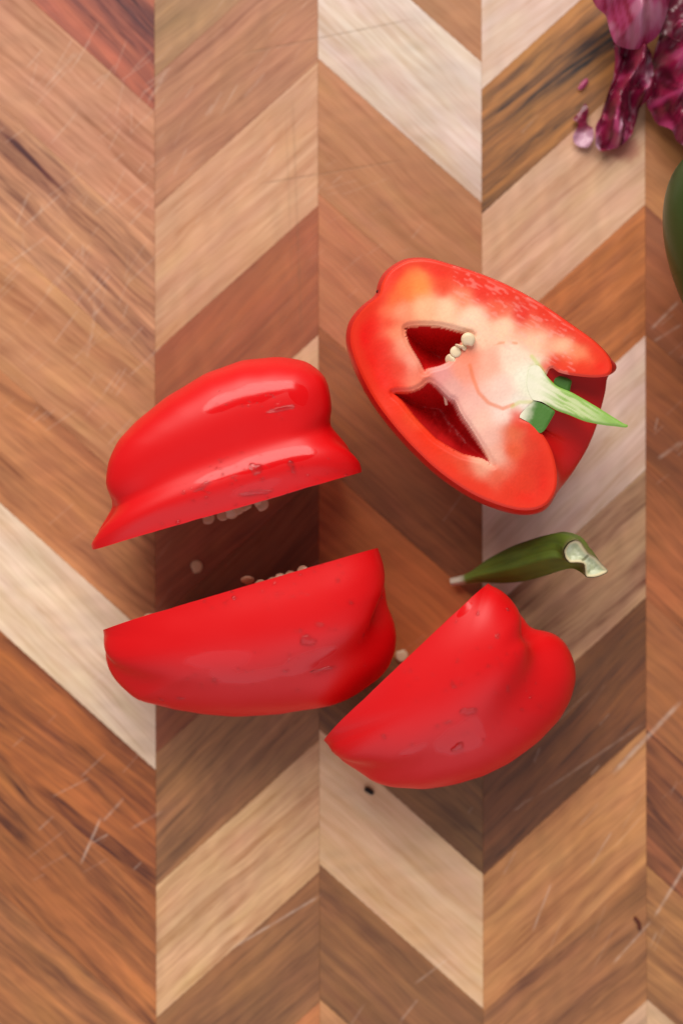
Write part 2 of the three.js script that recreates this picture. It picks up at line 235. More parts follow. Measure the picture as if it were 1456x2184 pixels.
{
  const board = thing('cutting_board', 'thick wooden cutting board of chevron strips in pale and brown woods', 'cutting board', new THREE.Vector3(0, -0.022, 0));
  const toWorld = (x, y, h) => new THREE.Vector3((x - 728 + LEAN * (y - 1092)) * U, h, (y - 1092) * U);
  const clipY = (poly, lim, keepBelow) => { const out = []; for (let i = 0; i < poly.length; i++) { const a = poly[i], b = poly[(i + 1) % poly.length], ia = keepBelow ? a[1] <= lim : a[1] >= lim, ib = keepBelow ? b[1] <= lim : b[1] >= lim; if (ia) out.push(a); if (ia !== ib) { const t = (lim - a[1]) / (b[1] - a[1]); out.push([mix(a[0], b[0], t), lim]); } } return out; };
  const uvOf = (x, y) => [(x - AX0) / (AX1 - AX0), (y - TOP) / (BOTTOM - TOP)];
  for (let k = FIRST; k < LAST; k++) {
    const s = strips[k - FIRST], xl = SEAM0 + k * STRIP, xr = xl + STRIP;
    s.blocks.forEach((bl, n) => {
      const e1 = bl[0], e0 = n ? s.blocks[n - 1][0] : e1 - PITCH;
      let poly = clipY(clipY([[xl, e0], [xr, e0 + s.dy], [xr, e1 + s.dy], [xl, e1]], BOTTOM, true), TOP, false);
      if (poly.length < 3) return;
      const cx = poly.reduce((q, p) => q + p[0], 0) / poly.length, cy = poly.reduce((q, p) => q + p[1], 0) / poly.length;
      const shrink = (d) => poly.map(([x, y], i) => { // move every corner inwards by d from both of its edges
        const a = poly[(i + poly.length - 1) % poly.length], b = poly[(i + 1) % poly.length], n1 = nrm(a, [x, y]), n2 = nrm([x, y], b), den = 1 + n1[0] * n2[0] + n1[1] * n2[1];
        return [x - d * (n1[0] + n2[0]) / Math.max(den, 0.2), y - d * (n1[1] + n2[1]) / Math.max(den, 0.2)]; });
      const nrm = (a, b) => { const dx = b[0] - a[0], dy = b[1] - a[1], l = Math.hypot(dx, dy) || 1; return [dy / l, -dx / l]; };
      const rings = [[shrink(0.55), 0], [shrink(0.15), -0.00006], [shrink(0.15), -0.0215]], pos = [], uvs = [], idx = [], m = poly.length;
      const push = ([x, y], h) => { const p = toWorld(x, y, h); pos.push(p.x, p.y, p.z); uvs.push(...uvOf(x, y)); };
      rings[0][0].forEach((p) => push(p, 0)); for (let i = 1; i < m - 1; i++) idx.push(0, i + 1, i);
      for (let r = 0; r < 2; r++) for (let i = 0; i < m; i++) { const j = (i + 1) % m, q = pos.length / 3; push(rings[r][0][i], rings[r][1]); push(rings[r][0][j], rings[r][1]); push(rings[r + 1][0][i], rings[r + 1][1]); push(rings[r + 1][0][j], rings[r + 1][1]); idx.push(q, q + 1, q + 2, q + 1, q + 3, q + 2); }
      const g = new THREE.BufferGeometry(); g.setAttribute('position', new THREE.Float32BufferAttribute(pos, 3)); g.setAttribute('uv', new THREE.Float32BufferAttribute(uvs, 2)); g.setIndex(idx); g.computeVertexNormals();
      part(board, 'wood_block', g, wood);
    });
  }
  const bx0 = toWorld(AX0, TOP, 0), bx1 = toWorld(AX1, BOTTOM, 0), core = new THREE.BoxGeometry(bx1.x - bx0.x - 0.002, 0.0205, bx1.z - bx0.z - 0.002); core.translate((bx0.x + bx1.x) / 2, -0.01125 - 0.0006, (bx0.z + bx1.z) / 2);
  part(board, 'glue_joint', core, glue);
}
// ---------------------------------------------------------------- red pepper halves lying skin up
function wetMap(s, blobs) {                                                     // roughness of the skin: waxy, with wet films that shine
  return texture(512, 512, (x, y) => {
    const u = x / 512, v = y / 512, n = fbm(u * 14, v * 14, s, 3);
    let wet = 0; for (const [bu, bv, ru, rv] of blobs) { const d = Math.hypot((u - bu) / ru, (v - bv) / rv); wet = Math.max(wet, smooth(1.0, 0.8, d + 0.7 * (fbm(u * 16, v * 16, s + 4, 3) - 0.5))); }
    const r = 0.4 + 0.06 * (n - 0.5);
    const q = 255 * clamp(mix(r, 0.15, wet)); return [q, q, q];
  });
}
const pores = texture(512, 512, (x, y) => { const u = x / 512, v = y / 512, c = 255 * clamp(0.5 + 0.8 * (fbm(u * 5, v * 5, 3, 2) - 0.5)); return [c, c, c]; });
const fleshRed = new THREE.MeshPhysicalMaterial({ color: new THREE.Color().setRGB(0.8, 0.035, 0.014), roughness: 0.42, vertexColors: false });
const seedCream = new THREE.MeshPhysicalMaterial({ color: new THREE.Color().setRGB(0.78, 0.62, 0.4), roughness: 0.4 });
const seedWet = new THREE.MeshPhysicalMaterial({ color: new THREE.Color().setRGB(0.62, 0.34, 0.22), roughness: 0.35 });
const pithPale = new THREE.MeshPhysicalMaterial({ color: new THREE.Color().setRGB(0.7, 0.42, 0.3), roughness: 0.55 });
function seedGeometry(r, s, thick = 1) {                                                   // a flat kidney with a thick rim and a small beak
  const g = new THREE.SphereGeometry(1, 20, 12), p = g.attributes.position;
  for (let i = 0; i < p.count; i++) {
    let x = p.getX(i), y = p.getY(i), z = p.getZ(i); const a = Math.atan2(z, x), rad = Math.hypot(x, z);
    const k = 1 - 0.16 * Math.exp(-(((a - 1.2) / 0.4) ** 2)) + 0.12 * Math.exp(-(((a - 0.6) / 0.25) ** 2)) + 0.06 * (hash(s, 1, 2) - 0.5) * Math.cos(2 * a);
    p.setXYZ(i, x * r * k, y * r * (0.24 + 0.1 * rad * rad) * thick, z * r * k);
  }
  g.computeVertexNormals(); return g;
}
function placed(g, pos, rx, ry, rz) { g.applyMatrix4(new THREE.Matrix4().makeRotationFromEuler(new THREE.Euler(rx, ry, rz))); g.translate(pos.x, pos.y, pos.z); return g; }

const caster = new THREE.Raycaster(), eyePoint = new THREE.Vector3(0, EYE, 0);
function buildHalf(key, label, wetPx) {
  const { p, warp } = HALVES[key], frame = halfFrame(p), NP = 150, NC = 190, TH = 0.0052, N = warp.length;
  const warped = (v) => {
    const c = at(p.centre[0], p.centre[1], v.y), dx = v.x - c.x, dz = v.z - c.z, ang = (Math.atan2(dz, dx) + Math.PI) / (2 * Math.PI) * N - 0.5, i = Math.floor(ang), t = ang - i;
    const g = mix(warp[(i + N) % N], warp[(i + 1 + N) % N], t) / 1000, far = smooth(0.3, 1, Math.hypot(dx, dz) / 0.032); 
    v.x = c.x + dx * (1 + g * far); v.z = c.z + dz * (1 + g * far); v.y = Math.max(v.y, 0.0003); return v;
  };
  const bump = (i, j) => 1;
  const cOf = (j) => -Math.cos(j / NC * Math.PI), pt = (phi, c, inset) => warped(frame(halfPoint(p, phi, c, inset)));
  const owner = thing('red_pepper_half', label, 'bell pepper', at(p.centre[0], p.centre[1], 0), 'cut pieces of red bell pepper');
  const skinMat = new THREE.MeshPhysicalMaterial({ color: new THREE.Color().setRGB(0.68, 0.002, 0.004), roughness: 1, bumpMap: pores, bumpScale: 0.0005, specularIntensity: 0.85, ior: 1.48, side: THREE.DoubleSide });
  const skinGeo = gridGeometry(NP, NC, (i, j) => pt(i / NP * Math.PI, cOf(j), 0), (i, j) => [i / NP, j / NC]);
  const skin = part(owner, 'skin', skinGeo, skinMat);
  scene.updateMatrixWorld(true);
  const wet = wetPx.map(([x, y, rx, ry]) => { caster.set(eyePoint, at(x, y, 0).sub(eyePoint).normalize()); const hit = caster.intersectObject(skin, false)[0]; return hit && [hit.uv.x, hit.uv.y, ry / 620, rx / 640]; }).filter(Boolean);
  skinMat.roughnessMap = wetMap(p.A[0], wet);
  const NI = 70, NJ = 100, ci = (j) => -Math.cos(j / NJ * Math.PI);
  const wall = gridGeometry(NI, NJ, (i, j) => pt(i / NI * Math.PI, ci(j), TH * (0.85 + 0.4 * fbm(i / 9, j / 9, 5, 2))));
  const rim = (phi) => gridGeometry(3, NC, (i, j) => { const o = pt(phi, cOf(j), 0), n = pt(phi, cOf(j), TH); return o.lerp(n, i / 3); });
  part(owner, 'inner_wall', wall, fleshRed);
  part(owner, 'cut_rim', mergeGeometries([rim(0), rim(Math.PI)]), rimFlesh);
  return { owner, skin, frame, p };
}
const rimFlesh = new THREE.MeshPhysicalMaterial({ color: new THREE.Color().setRGB(0.72, 0.11, 0.03), roughness: 0.35 });
HALVES.one.p.centre = [490, 980]; HALVES.two.p.centre = [530, 1380]; HALVES.three.p.centre = [965, 1480];
const one = buildHalf('one', 'red pepper half with a deep groove between two lobes, skin up', [[560, 983, 70, 20], [630, 968, 40, 18], [470, 1012, 50, 14], [545, 1040, 50, 14], [570, 832, 64, 14], [480, 858, 36, 10], [636, 838, 22, 14]]);
const two = buildHalf('two', 'smooth red pepper half, skin up, its raised cut edge facing the grooved half', [[455, 1408, 44, 22], [470, 1436, 20, 16], [665, 1402, 46, 18], [640, 1425, 40, 14], [560, 1440, 60, 14]]);
const three = buildHalf('three', 'red pepper half leaning beside the loose green stem, skin up', [[975, 1580, 50, 30], [1000, 1556, 26, 22], [880, 1600, 26, 10], [990, 1300, 22, 10]]);
// pith and seeds that hang in the open side of the two facing halves
function pithAt(owner, px, py, h, sx, sy, sz, s) {
  const g = new THREE.SphereGeometry(1, 28, 20), q = g.attributes.position;
  for (let i = 0; i < q.count; i++) { const x = q.getX(i), y = q.getY(i), z = q.getZ(i), k = 0.8 + 0.4 * fbm(x * 2 + 5, y * 2 + z * 2 + 5, s, 3); q.setXYZ(i, x * sx * k, y * sy * k, z * sz * k); }
  g.computeVertexNormals(); const c = at(px, py, h); g.rotateY(0.28); g.translate(c.x, c.y, c.z); return part(owner, 'pith', g, pithPale);
}
function seedAt(owner, px, py, h, r, s) { const g = placed(seedGeometry(r, s), at(px, py, h), (hash(s, 3, 1) - 0.5) * 1.6, hash(s, 4, 1) * 6, (hash(s, 5, 1) - 0.5) * 1.2); return part(owner, 'seed', g, seedWet); }
const pithOne = pithAt(one.owner, 520, 1025, 0.022, 0.022, 0.009, 0.008, 3);
for (const [x, y, h, r, s] of [[444, 1104, 0.018, 0.0022, 1], [478, 1097, 0.02, 0.0024, 2], [494, 1092, 0.021, 0.0023, 3], [508, 1085, 0.022, 0.002, 4], [524, 1079, 0.022, 0.0021, 5], [558, 1075, 0.02, 0.0023, 6], [548, 1067, 0.022, 0.0018, 7]]) seedAt(pithOne, x, y, h, r, s);
const pithTwo = pithAt(two.owner, 560, 1310, 0.024, 0.024, 0.009, 0.008, 9);
for (const [x, y, h, r, s] of [[528, 1237, 0.018, 0.0023, 11], [556, 1247, 0.021, 0.0019, 12], [582, 1241, 0.022, 0.0019, 13], [598, 1235, 0.022, 0.002, 14], [620, 1228, 0.022, 0.0019, 15], [646, 1219, 0.023, 0.002, 16], [318, 1318, 0.018, 0.002, 17]]) seedAt(pithTwo, x, y, h, r, s);
function looseSeed(px, py, label, s) { const b = at(px, py, 0), g = placed(seedGeometry(0.0021, s), new THREE.Vector3(b.x, 0.0008, b.z), 0.05, hash(s, 4, 1) * 6, 0.04); alone('pepper_seed', g, seedCream, label, 'seed', b, 'loose pepper seeds'); }
looseSeed(420, 1208, 'single pepper seed lying in the dark gap between two facing pepper halves', 21);
looseSeed(856, 1398, 'pale seed at the foot of the smooth half, where the leaning half meets it', 22);

// ---------------------------------------------------------------- water on the skins
const water = new THREE.MeshPhysicalMaterial({ color: 0xffffff, roughness: 0.02, transmission: 1, thickness: 0.002, ior: 1.33 });
scene.updateMatrixWorld(true);
function onSkin(piece, px, py) { caster.set(eyePoint, at(px, py, 0).sub(eyePoint).normalize()); const hit = caster.intersectObject(piece.skin, false)[0]; return hit && { point: hit.point, normal: hit.face.normal.clone() }; }
function dropGeometry(hit, rx, ry, turn, tall, s, seg = 22) {                     // a bead with an uneven foot, sunk a little into the skin
  const n = hit.normal.clone(); if (n.y < 0) n.negate();
  const g = new THREE.SphereGeometry(1, seg, Math.max(6, seg >> 1)), q = g.attributes.position;
  for (let i = 0; i < q.count; i++) {
    let x = q.getX(i), y = q.getY(i), z = q.getZ(i); const a = Math.atan2(z, x), k = 1 + 0.22 * Math.sin(a * 2 + s) + 0.14 * Math.sin(a * 3 + 2.1 * s) + 0.08 * Math.sin(a * 5 + s * 3.3);
    q.setXYZ(i, x * rx * k, y > 0 ? y * tall : y * tall * 0.35, z * ry * k);
  }
  g.computeVertexNormals(); g.rotateY(turn);
  g.applyMatrix4(new THREE.Matrix4().makeRotationFromQuaternion(new THREE.Quaternion().setFromUnitVectors(new THREE.Vector3(0, 1, 0), n)));
  g.translate(hit.point.x, hit.point.y, hit.point.z); return g;
}
const PX = 0.435 / FOCAL;                                                        // one photograph pixel at the height of the skins
function drop(piece, px, py, rx, ry, turn, label, s) {
  const hit = onSkin(piece, px, py); if (!hit) return;
  alone('water_droplet', dropGeometry(hit, rx * PX, ry * PX, turn, Math.min(rx, ry) * PX * 0.42, s), water, label, 'water droplet', hit.point, 'water droplets on the pepper skins');
}
const G1 = 'of the grooved red pepper half', G2 = 'of the smooth red pepper half', G3 = 'of the leaning red pepper half';
drop(one, 545, 999, 12, 15, 0.2, 'largest round water droplet on the skin ' + G1, 1);
drop(one, 432, 1037, 17, 6, 0.5, 'long thin water droplet near the cut edge ' + G1, 2);
drop(one, 545, 1051, 32, 6, 0.05, 'flat streak of water along the cut edge ' + G1, 3);
drop(one, 622, 995, 7, 13, 0.5, 'short hooked streak of water beside the largest droplet ' + G1, 4);
drop(one, 600, 872, 36, 4, 0.25, 'flat streak of water above the groove ' + G1, 5);
drop(two, 655, 1366, 17, 11, 0.2, 'largest rounded water droplet on the skin ' + G2, 6);
drop(two, 682, 1332, 8, 5, 0.1, 'small water droplet just above the largest droplet ' + G2, 7);
drop(two, 690, 1428, 24, 7, 0.1, 'flat smear of water on the lower flank ' + G2, 8);
drop(two, 456, 1450, 5, 7, 0, 'small water droplet below the wet patch ' + G2, 9);
drop(two, 385, 1489, 10, 4, 0, 'small flat water droplet near the board ' + G2, 10);
drop(two, 607, 1431, 5, 3.5, 0, 'small water droplet on the middle ' + G2, 12);
drop(three, 998, 1517, 17, 9, 0.25, 'largest oval water droplet on the skin ' + G3, 13);
drop(three, 976, 1593, 13, 11, 0.8, 'round water droplet in the wet patch ' + G3, 14);
drop(three, 955, 1540, 8, 4, 0.1, 'small oval water droplet between the two big ones ' + G3, 15);
drop(three, 1082, 1468, 4, 9, 0.4, 'small upright water droplet towards the lobe ' + G3, 16);
drop(three, 1060, 1357, 7, 4, 0.3, 'small curved water droplet near the tip ' + G3, 17);
drop(three, 966, 1461, 6, 7, 0.3, 'faint water droplet in the middle ' + G3, 18);
function spray(piece, label, list, n, box, s0) {                                  // the fine spray nobody could count
  const gs = [];
  const put = (x, y, r, s) => { const hit = onSkin(piece, x, y); if (hit && Math.abs(hit.normal.y) > 0.2) gs.push(dropGeometry(hit, r * PX * (0.8 + 0.5 * hash(s, 1, 7)), r * PX * (0.7 + 0.4 * hash(s, 2, 7)), s, r * PX * 0.55, s, 10)); };
  list.forEach(([x, y, r], i) => put(x, y, r, s0 + i));
  for (let i = 0; i < n; i++) { const [x0, y0, x1, y1] = box[i % box.length]; put(mix(x0, x1, hash(i, s0, 1)), mix(y0, y1, hash(i, s0, 2)), 0.9 + 1.9 * hash(i, s0, 3) ** 2, s0 + 50 + i); }
  if (gs.length) { const m = alone('fine_water_spray', mergeGeometries(gs), water, label, 'water', piece.owner.position); m.userData.kind = 'stuff'; }
}
spray(one, 'fine spray of tiny water beads on the grooved red pepper half', [[583, 845, 4], [503, 995, 3], [475, 1012, 4], [497, 1018, 4], [560, 1022, 3], [413, 1066, 3], [392, 1050, 4], [515, 965, 3], [555, 972, 3], [470, 1000, 3], [440, 1060, 3], [345, 1116, 4], [380, 1113, 5], [700, 978, 3], [738, 1013, 3], [622, 985, 4], [570, 1060, 3]], 110, [[440, 970, 640, 1060], [380, 1020, 560, 1080], [460, 830, 620, 900], [400, 990, 700, 1050]], 100);
spray(two, 'fine spray of tiny water beads on the smooth red pepper half', [[500, 1275, 5], [720, 1238, 4], [748, 1285, 5], [560, 1262, 3], [480, 1285, 3], [585, 1245, 3], [640, 1345, 4], [400, 1447, 4], [415, 1437, 3], [460, 1456, 4], [345, 1491, 5], [430, 1460, 3], [635, 1472, 4], [618, 1396, 3], [616, 1408, 3], [590, 1265, 3], [670, 1218, 3], [640, 1225, 3], [815, 1275, 4], [775, 1355, 4]], 90, [[400, 1260, 700, 1300], [400, 1380, 560, 1470], [600, 1330, 780, 1440], [560, 1200, 800, 1300]], 300);
spray(three, 'fine spray of tiny water beads on the leaning red pepper half', [[1018, 1308, 5], [1082, 1300, 4], [875, 1430, 4], [1045, 1380, 3], [983, 1458, 4], [1058, 1478, 3], [1130, 1487, 3], [1112, 1513, 4], [932, 1548, 4], [1030, 1577, 3], [878, 1587, 3], [818, 1570, 5], [972, 1326, 3], [1062, 1540, 3], [1040, 1420, 3]], 70, [[950, 1380, 1120, 1450], [850, 1420, 1000, 1600], [1040, 1450, 1180, 1560]], 500);
// ---------------------------------------------------------------- the pepper half lying open, cut face up
const HF = 0.043, Z4 = (x, y, h = HF) => { const p = at(720 + x / 2.275, 520 + y / 2.275, h); return [p.x, p.z]; };
const unZ4 = (x, z) => [((x * FOCAL / (EYE - HF) + 728) - 720) * 2.275, ((z * FOCAL / (EYE - HF) + 1092) - 520) * 2.275];
{
  const faceZ = [[203, 240], [215, 190], [245, 140], [300, 98], [360, 76], [450, 76], [560, 105], [700, 150], [850, 215], [1000, 300], [1130, 390], [1240, 470], [1308, 540], [1331, 598], [1312, 636], [1250, 648], [1150, 640], [1075, 624], [1035, 600], [1010, 640], [985, 700], [960, 760], [920, 800], [886, 845], [938, 866], [985, 913], [1028, 982], [1054, 1060], [1064, 1140], [1050, 1210], [1010, 1265], [950, 1290], [870, 1290], [760, 1260], [640, 1205], [500, 1110], [380, 1000], [280, 890], [190, 770], [120, 640], [75, 520], [62, 440], [75, 370], [110, 320], [150, 285], [185, 262]];
  const face = rounded(faceZ.map(([x, y]) => Z4(x, y)), 260);
  const cavUp = rounded([[328, 425], [350, 398], [480, 396], [600, 424], [655, 446], [600, 480], [572, 522], [535, 572], [500, 590], [440, 606], [420, 622], [392, 565], [345, 485]].map(([x, y]) => Z4(x, y)), 90);
  const cavLow = rounded([[268, 722], [350, 716], [405, 694], [440, 665], [480, 690], [535, 745], [566, 762], [600, 830], [660, 920], [752, 1074], [700, 1046], [600, 1020], [480, 950], [380, 850], [312, 765]].map(([x, y]) => Z4(x, y)), 110, 0.4);
  const owner = thing('red_pepper_half', 'red pepper half lying cut side up, showing pith, seeds and green stem', 'bell pepper', (() => { const [x, z] = Z4(650, 680); return new THREE.Vector3(x, 0, z); })(), 'cut pieces of red bell pepper');
  const dropZ = (x) => 0.008 * smooth(300, 30, x) ** 2;                           // the blossom end rounds off
  // pigment of the flesh, read at points of the cut face
  const A = [[250, 150, 235, 45, 22], [330, 230, 244, 116, 52], [400, 220, 248, 140, 66], [270, 270, 238, 100, 46], [500, 120, 232, 42, 24], [520, 215, 234, 66, 34], [700, 245, 228, 46, 28], [700, 190, 232, 40, 22], [900, 340, 224, 42, 28], [1100, 415, 228, 46, 24], [1250, 520, 232, 56, 24], [1180, 600, 232, 56, 20], [1085, 588, 232, 66, 26], [1300, 600, 236, 36, 18],
    [300, 320, 238, 146, 108], [420, 300, 243, 180, 136], [530, 300, 247, 202, 162], [650, 350, 247, 210, 176], [800, 395, 247, 202, 166], [950, 450, 247, 200, 164], [1100, 490, 245, 186, 146], [1175, 525, 240, 140, 96], [600, 270, 240, 130, 92], [780, 320, 234, 90, 60], [950, 400, 236, 110, 78],
    [700, 440, 246, 196, 164], [620, 560, 236, 134, 104], [600, 620, 240, 150, 124], [740, 590, 243, 172, 146], [850, 560, 243, 216, 190], [900, 640, 233, 230, 206], [960, 700, 228, 230, 200], [800, 700, 238, 200, 182], [1000, 640, 222, 228, 194], [700, 850, 240, 190, 168], [650, 800, 236, 178, 162], [720, 950, 232, 176, 158], [800, 830, 238, 210, 194], [880, 790, 232, 222, 204], [500, 630, 222, 146, 140], [560, 700, 226, 164, 152], [760, 1030, 232, 170, 148],
    [850, 900, 222, 96, 56], [850, 1000, 222, 84, 46], [950, 950, 212, 56, 32], [1000, 1080, 212, 42, 22], [900, 1150, 218, 54, 28], [1040, 1150, 226, 36, 18], [770, 1110, 222, 84, 54], [700, 1075, 232, 140, 108], [725, 1060, 238, 186, 158], [640, 1150, 222, 56, 26], [600, 1070, 218, 70, 40], [520, 1060, 222, 56, 26], [900, 1260, 230, 36, 14],
    [110, 450, 232, 18, 14], [200, 500, 222, 32, 18], [300, 600, 222, 56, 32], [250, 400, 230, 54, 28], [275, 430, 242, 146, 104], [320, 480, 242, 154, 122], [362, 570, 238, 154, 128], [400, 640, 226, 112, 86], [385, 692, 238, 130, 100], [200, 650, 230, 28, 10], [280, 800, 234, 46, 10], [350, 850, 230, 64, 28], [400, 960, 234, 46, 10], [550, 1100, 234, 46, 10], [180, 300, 226, 40, 24], [225, 320, 240, 110, 70],
    [150, 400, 228, 25, 16], [160, 560, 226, 28, 14], [230, 600, 224, 40, 20], [235, 480, 226, 45, 25], [180, 350, 228, 30, 18], [330, 760, 228, 55, 25], [260, 700, 230, 40, 18], [450, 1010, 232, 48, 14], [240, 200, 238, 70, 32], [620, 160, 232, 42, 24], [800, 240, 228, 44, 26], [1000, 360, 226, 46, 26], [1180, 460, 228, 50, 24], [980, 860, 205, 50, 28], [1020, 1010, 212, 42, 22], [930, 1060, 214, 50, 28], [830, 1200, 222, 52, 26], [700, 1180, 224, 52, 24],
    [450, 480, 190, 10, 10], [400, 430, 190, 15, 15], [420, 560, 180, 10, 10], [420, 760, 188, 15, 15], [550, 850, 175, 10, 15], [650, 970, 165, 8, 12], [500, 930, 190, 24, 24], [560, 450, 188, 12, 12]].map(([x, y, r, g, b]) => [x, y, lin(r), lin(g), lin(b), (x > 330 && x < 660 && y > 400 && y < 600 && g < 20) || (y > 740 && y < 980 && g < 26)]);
  const vein = [[640, 590], [655, 650], [682, 722], [730, 772], [800, 800], [850, 780]].map(([x, y]) => Z4(x, y));
  const lineDist = (line, x, z) => { let m = 1e9; for (let i = 1; i < line.length; i++) { const [ax, az] = line[i - 1], [bx, bz] = line[i], dx = bx - ax, dz = bz - az, t = clamp(((x - ax) * dx + (z - az) * dz) / (dx * dx + dz * dz)); m = Math.min(m, Math.hypot(x - ax - dx * t, z - az - dz * t)); } return m; };
  const vein2 = [[690, 470], [760, 485], [830, 478], [880, 485]].map(([x, y]) => Z4(x, y)), vein3 = [[940, 545], [975, 590], [1010, 645], [1060, 690]].map(([x, y]) => Z4(x, y)), vein4 = [[845, 790], [880, 768], [950, 768]].map(([x, y]) => Z4(x, y));
  const coreEdge = [[420, 622], [440, 606], [500, 590], [535, 572], [572, 522], [600, 480], [655, 446]].map(([x, y]) => Z4(x, y)), wallUp = [[655, 446], [600, 424], [480, 396], [350, 398], [328, 425], [345, 485], [392, 565], [420, 622]].map(([x, y]) => Z4(x, y)), wallLow = [[440, 665], [405, 694], [350, 716], [268, 722], [312, 765], [380, 850], [480, 950], [600, 1020], [700, 1046], [752, 1074]].map(([x, y]) => Z4(x, y)), coreLow = [[440, 665], [480, 690], [535, 745], [566, 762], [600, 830], [660, 920], [752, 1074]].map(([x, y]) => Z4(x, y));
  const mm = (d) => d / 0.001;
  const colour = (x, z, e) => {
    const [X, Y] = unZ4(x, z), cd = Math.max(signed(cavUp, x, z), signed(cavLow, x, z)), hole = cd > 0.0004;
    const jx = X + 18 * (fbm(X / 50, Y / 50, 61, 2) - 0.5), jy = Y + 18 * (fbm(X / 50, Y / 50, 63, 2) - 0.5);
    let w = 0, r = 0, g = 0, b = 0;
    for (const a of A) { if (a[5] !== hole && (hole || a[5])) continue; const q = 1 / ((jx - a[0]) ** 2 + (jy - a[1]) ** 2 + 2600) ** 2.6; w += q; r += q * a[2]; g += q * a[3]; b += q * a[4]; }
    let c = [r / w, g / w, b / w];
    const grain = 1 + 0.16 * (fbm(X / 7, Y / 7, 71, 2) - 0.5); c = c.map((v) => v * grain);
    const tint = (t, o) => { c = c.map((v, i) => mix(v, o[i], t)); };
    tint(0.8 * smooth(0.0048, 0.0012, e + 0.0012 * (fbm(X / 30, Y / 30, 67, 2) - 0.5)) * (hole ? 0 : 1) * smooth(20, 80, Math.hypot(X - 960, Y - 730) - 60), [0.76, 0.035, 0.012]);
    tint(0.6 * smooth(0.9, 0.2, mm(lineDist(vein, x, z))), [0.78, 0.17, 0.05]);
    tint(0.5 * smooth(0.6, 0.2, mm(lineDist(vein2, x, z))) * smooth(0.4, 0.6, noise(X / 20, Y / 20, 5)), [0.7, 0.2, 0.06]);
    tint(0.45 * smooth(0.9, 0.2, mm(lineDist(vein3, x, z))), [0.5, 0.62, 0.1]); tint(0.45 * smooth(0.9, 0.2, mm(lineDist(vein4, x, z))), [0.55, 0.6, 0.14]);
    // pale fibres in the red band
    const along = X * 0.87 + Y * 0.5, across = -X * 0.5 + Y * 0.87; if (!hole && across < 40 && across > -330 && X > 560 && X < 1150) tint(0.25 * smooth(0.55, 0.85, noise(along / 26, across / 8, 91)), [0.9, 0.45, 0.38]);
    return c;
  };
  const height = (x, z, e) => {
    const [X, Y] = unZ4(x, z), cd = Math.max(signed(cavUp, x, z), signed(cavLow, x, z));
    let h = HF - dropZ(X) - 0.0005 * smooth(0.001, 0, e) ** 2 + 0.0005 * (fbm(X / 120, Y / 120, 81, 2) - 0.5) + 0.00003 * (noise(X / 9, Y / 9, 83) - 0.5);
    if (cd > -0.0016) h -= 0.0009 * smooth(-0.0016, 0, cd);
    if (cd > 0) { const dc = Math.min(lineDist(coreEdge, x, z), lineDist(coreLow, x, z)), dw = Math.min(lineDist(wallUp, x, z), lineDist(wallLow, x, z)); h -= 0.017 * (1 - Math.exp(-dc / 0.0011)) * (1 - Math.exp(-dw / 0.0042)) + 0.0012 * (fbm(X / 26, Y / 26, 85, 2) - 0.5) * smooth(0, 0.003, cd); }
    return h;
  };
  const flesh = new THREE.MeshPhysicalMaterial({ vertexColors: true, roughness: 0.45, specularIntensity: 0.6 });
  part(owner, 'cut_face', sheet(face, 0.0003, height, colour, [cavUp, cavLow]), flesh);
  // the skin under it: from the cut edge out to the full belly of the pepper, then in to the board
  const c0 = Z4(640, 700), back = [...faceZ.slice(0, 13), [1318, 600, 1], [1292, 655, 1], [1282, 720, 1], [1262, 800, 1], [1238, 890, 1], [1196, 990, 1], [1140, 1080, 1], [1085, 1150, 1], ...faceZ.slice(29)].map(([x, y, deep]) => Z4(x, y, deep ? 0.03 : HF));
  const hull = rounded(back, 360).map(([x, z]) => [Math.atan2(z - c0[1], x - c0[0]), Math.hypot(x - c0[0], z - c0[1])]).sort((a, b) => a[0] - b[0]);
  const reach = (a) => { let lo = 0, hi = hull.length - 1; if (a <= hull[0][0] || a >= hull[hi][0]) return hull[0][1]; while (hi - lo > 1) { const m = (lo + hi) >> 1; if (hull[m][0] > a) hi = m; else lo = m; } return mix(hull[lo][1], hull[hi][1], (a - hull[lo][0]) / (hull[hi][0] - hull[lo][0] || 1)); };
  let turn = []; face.forEach(([x, z], i) => { let a = Math.atan2(z - c0[1], x - c0[0]); if (i) { while (a - turn[i - 1] > Math.PI) a -= 2 * Math.PI; while (a - turn[i - 1] < -Math.PI) a += 2 * Math.PI; } turn.push(a); });
  const lap = turn[turn.length - 1] > turn[0] ? 2 * Math.PI : -2 * Math.PI;
  for (let q = 0; q < 60; q++) turn = turn.map((a, i) => ((i ? turn[i - 1] : turn[turn.length - 1] - lap) + a + (i < turn.length - 1 ? turn[i + 1] : turn[0] + lap)) / 3);
  const M = 44;
  const bowl = gridGeometry(face.length, M, (i, j) => {
    const [px, pz] = face[i % face.length], [X] = unZ4(px, pz), t = j / M, al = t * Math.PI / 2, a = Math.atan2(Math.sin(turn[i % face.length]), Math.cos(turn[i % face.length])), R = reach(a), w = smooth(0, 0.32, Math.sin(al));
    const k = Math.pow(Math.max(0, 1 - Math.pow(Math.sin(al), 2.6)), 0.5) * (1 + 0.05 * Math.sin(Math.min(1, Math.sin(al) * 2) * Math.PI)), hx = c0[0] + Math.cos(a) * R, hz = c0[1] + Math.sin(a) * R;
    const x = mix(px, hx, w), z = mix(pz, hz, w), top = HF - dropZ(X) - 0.0006;
    return new THREE.Vector3(c0[0] + (x - c0[0]) * k, Math.max(0.0003, top - (top - 0.0002) * Math.pow(Math.sin(al), 1.1)), c0[1] + (z - c0[1]) * k);
  }, (i, j) => [i / face.length * 4, j / M]);
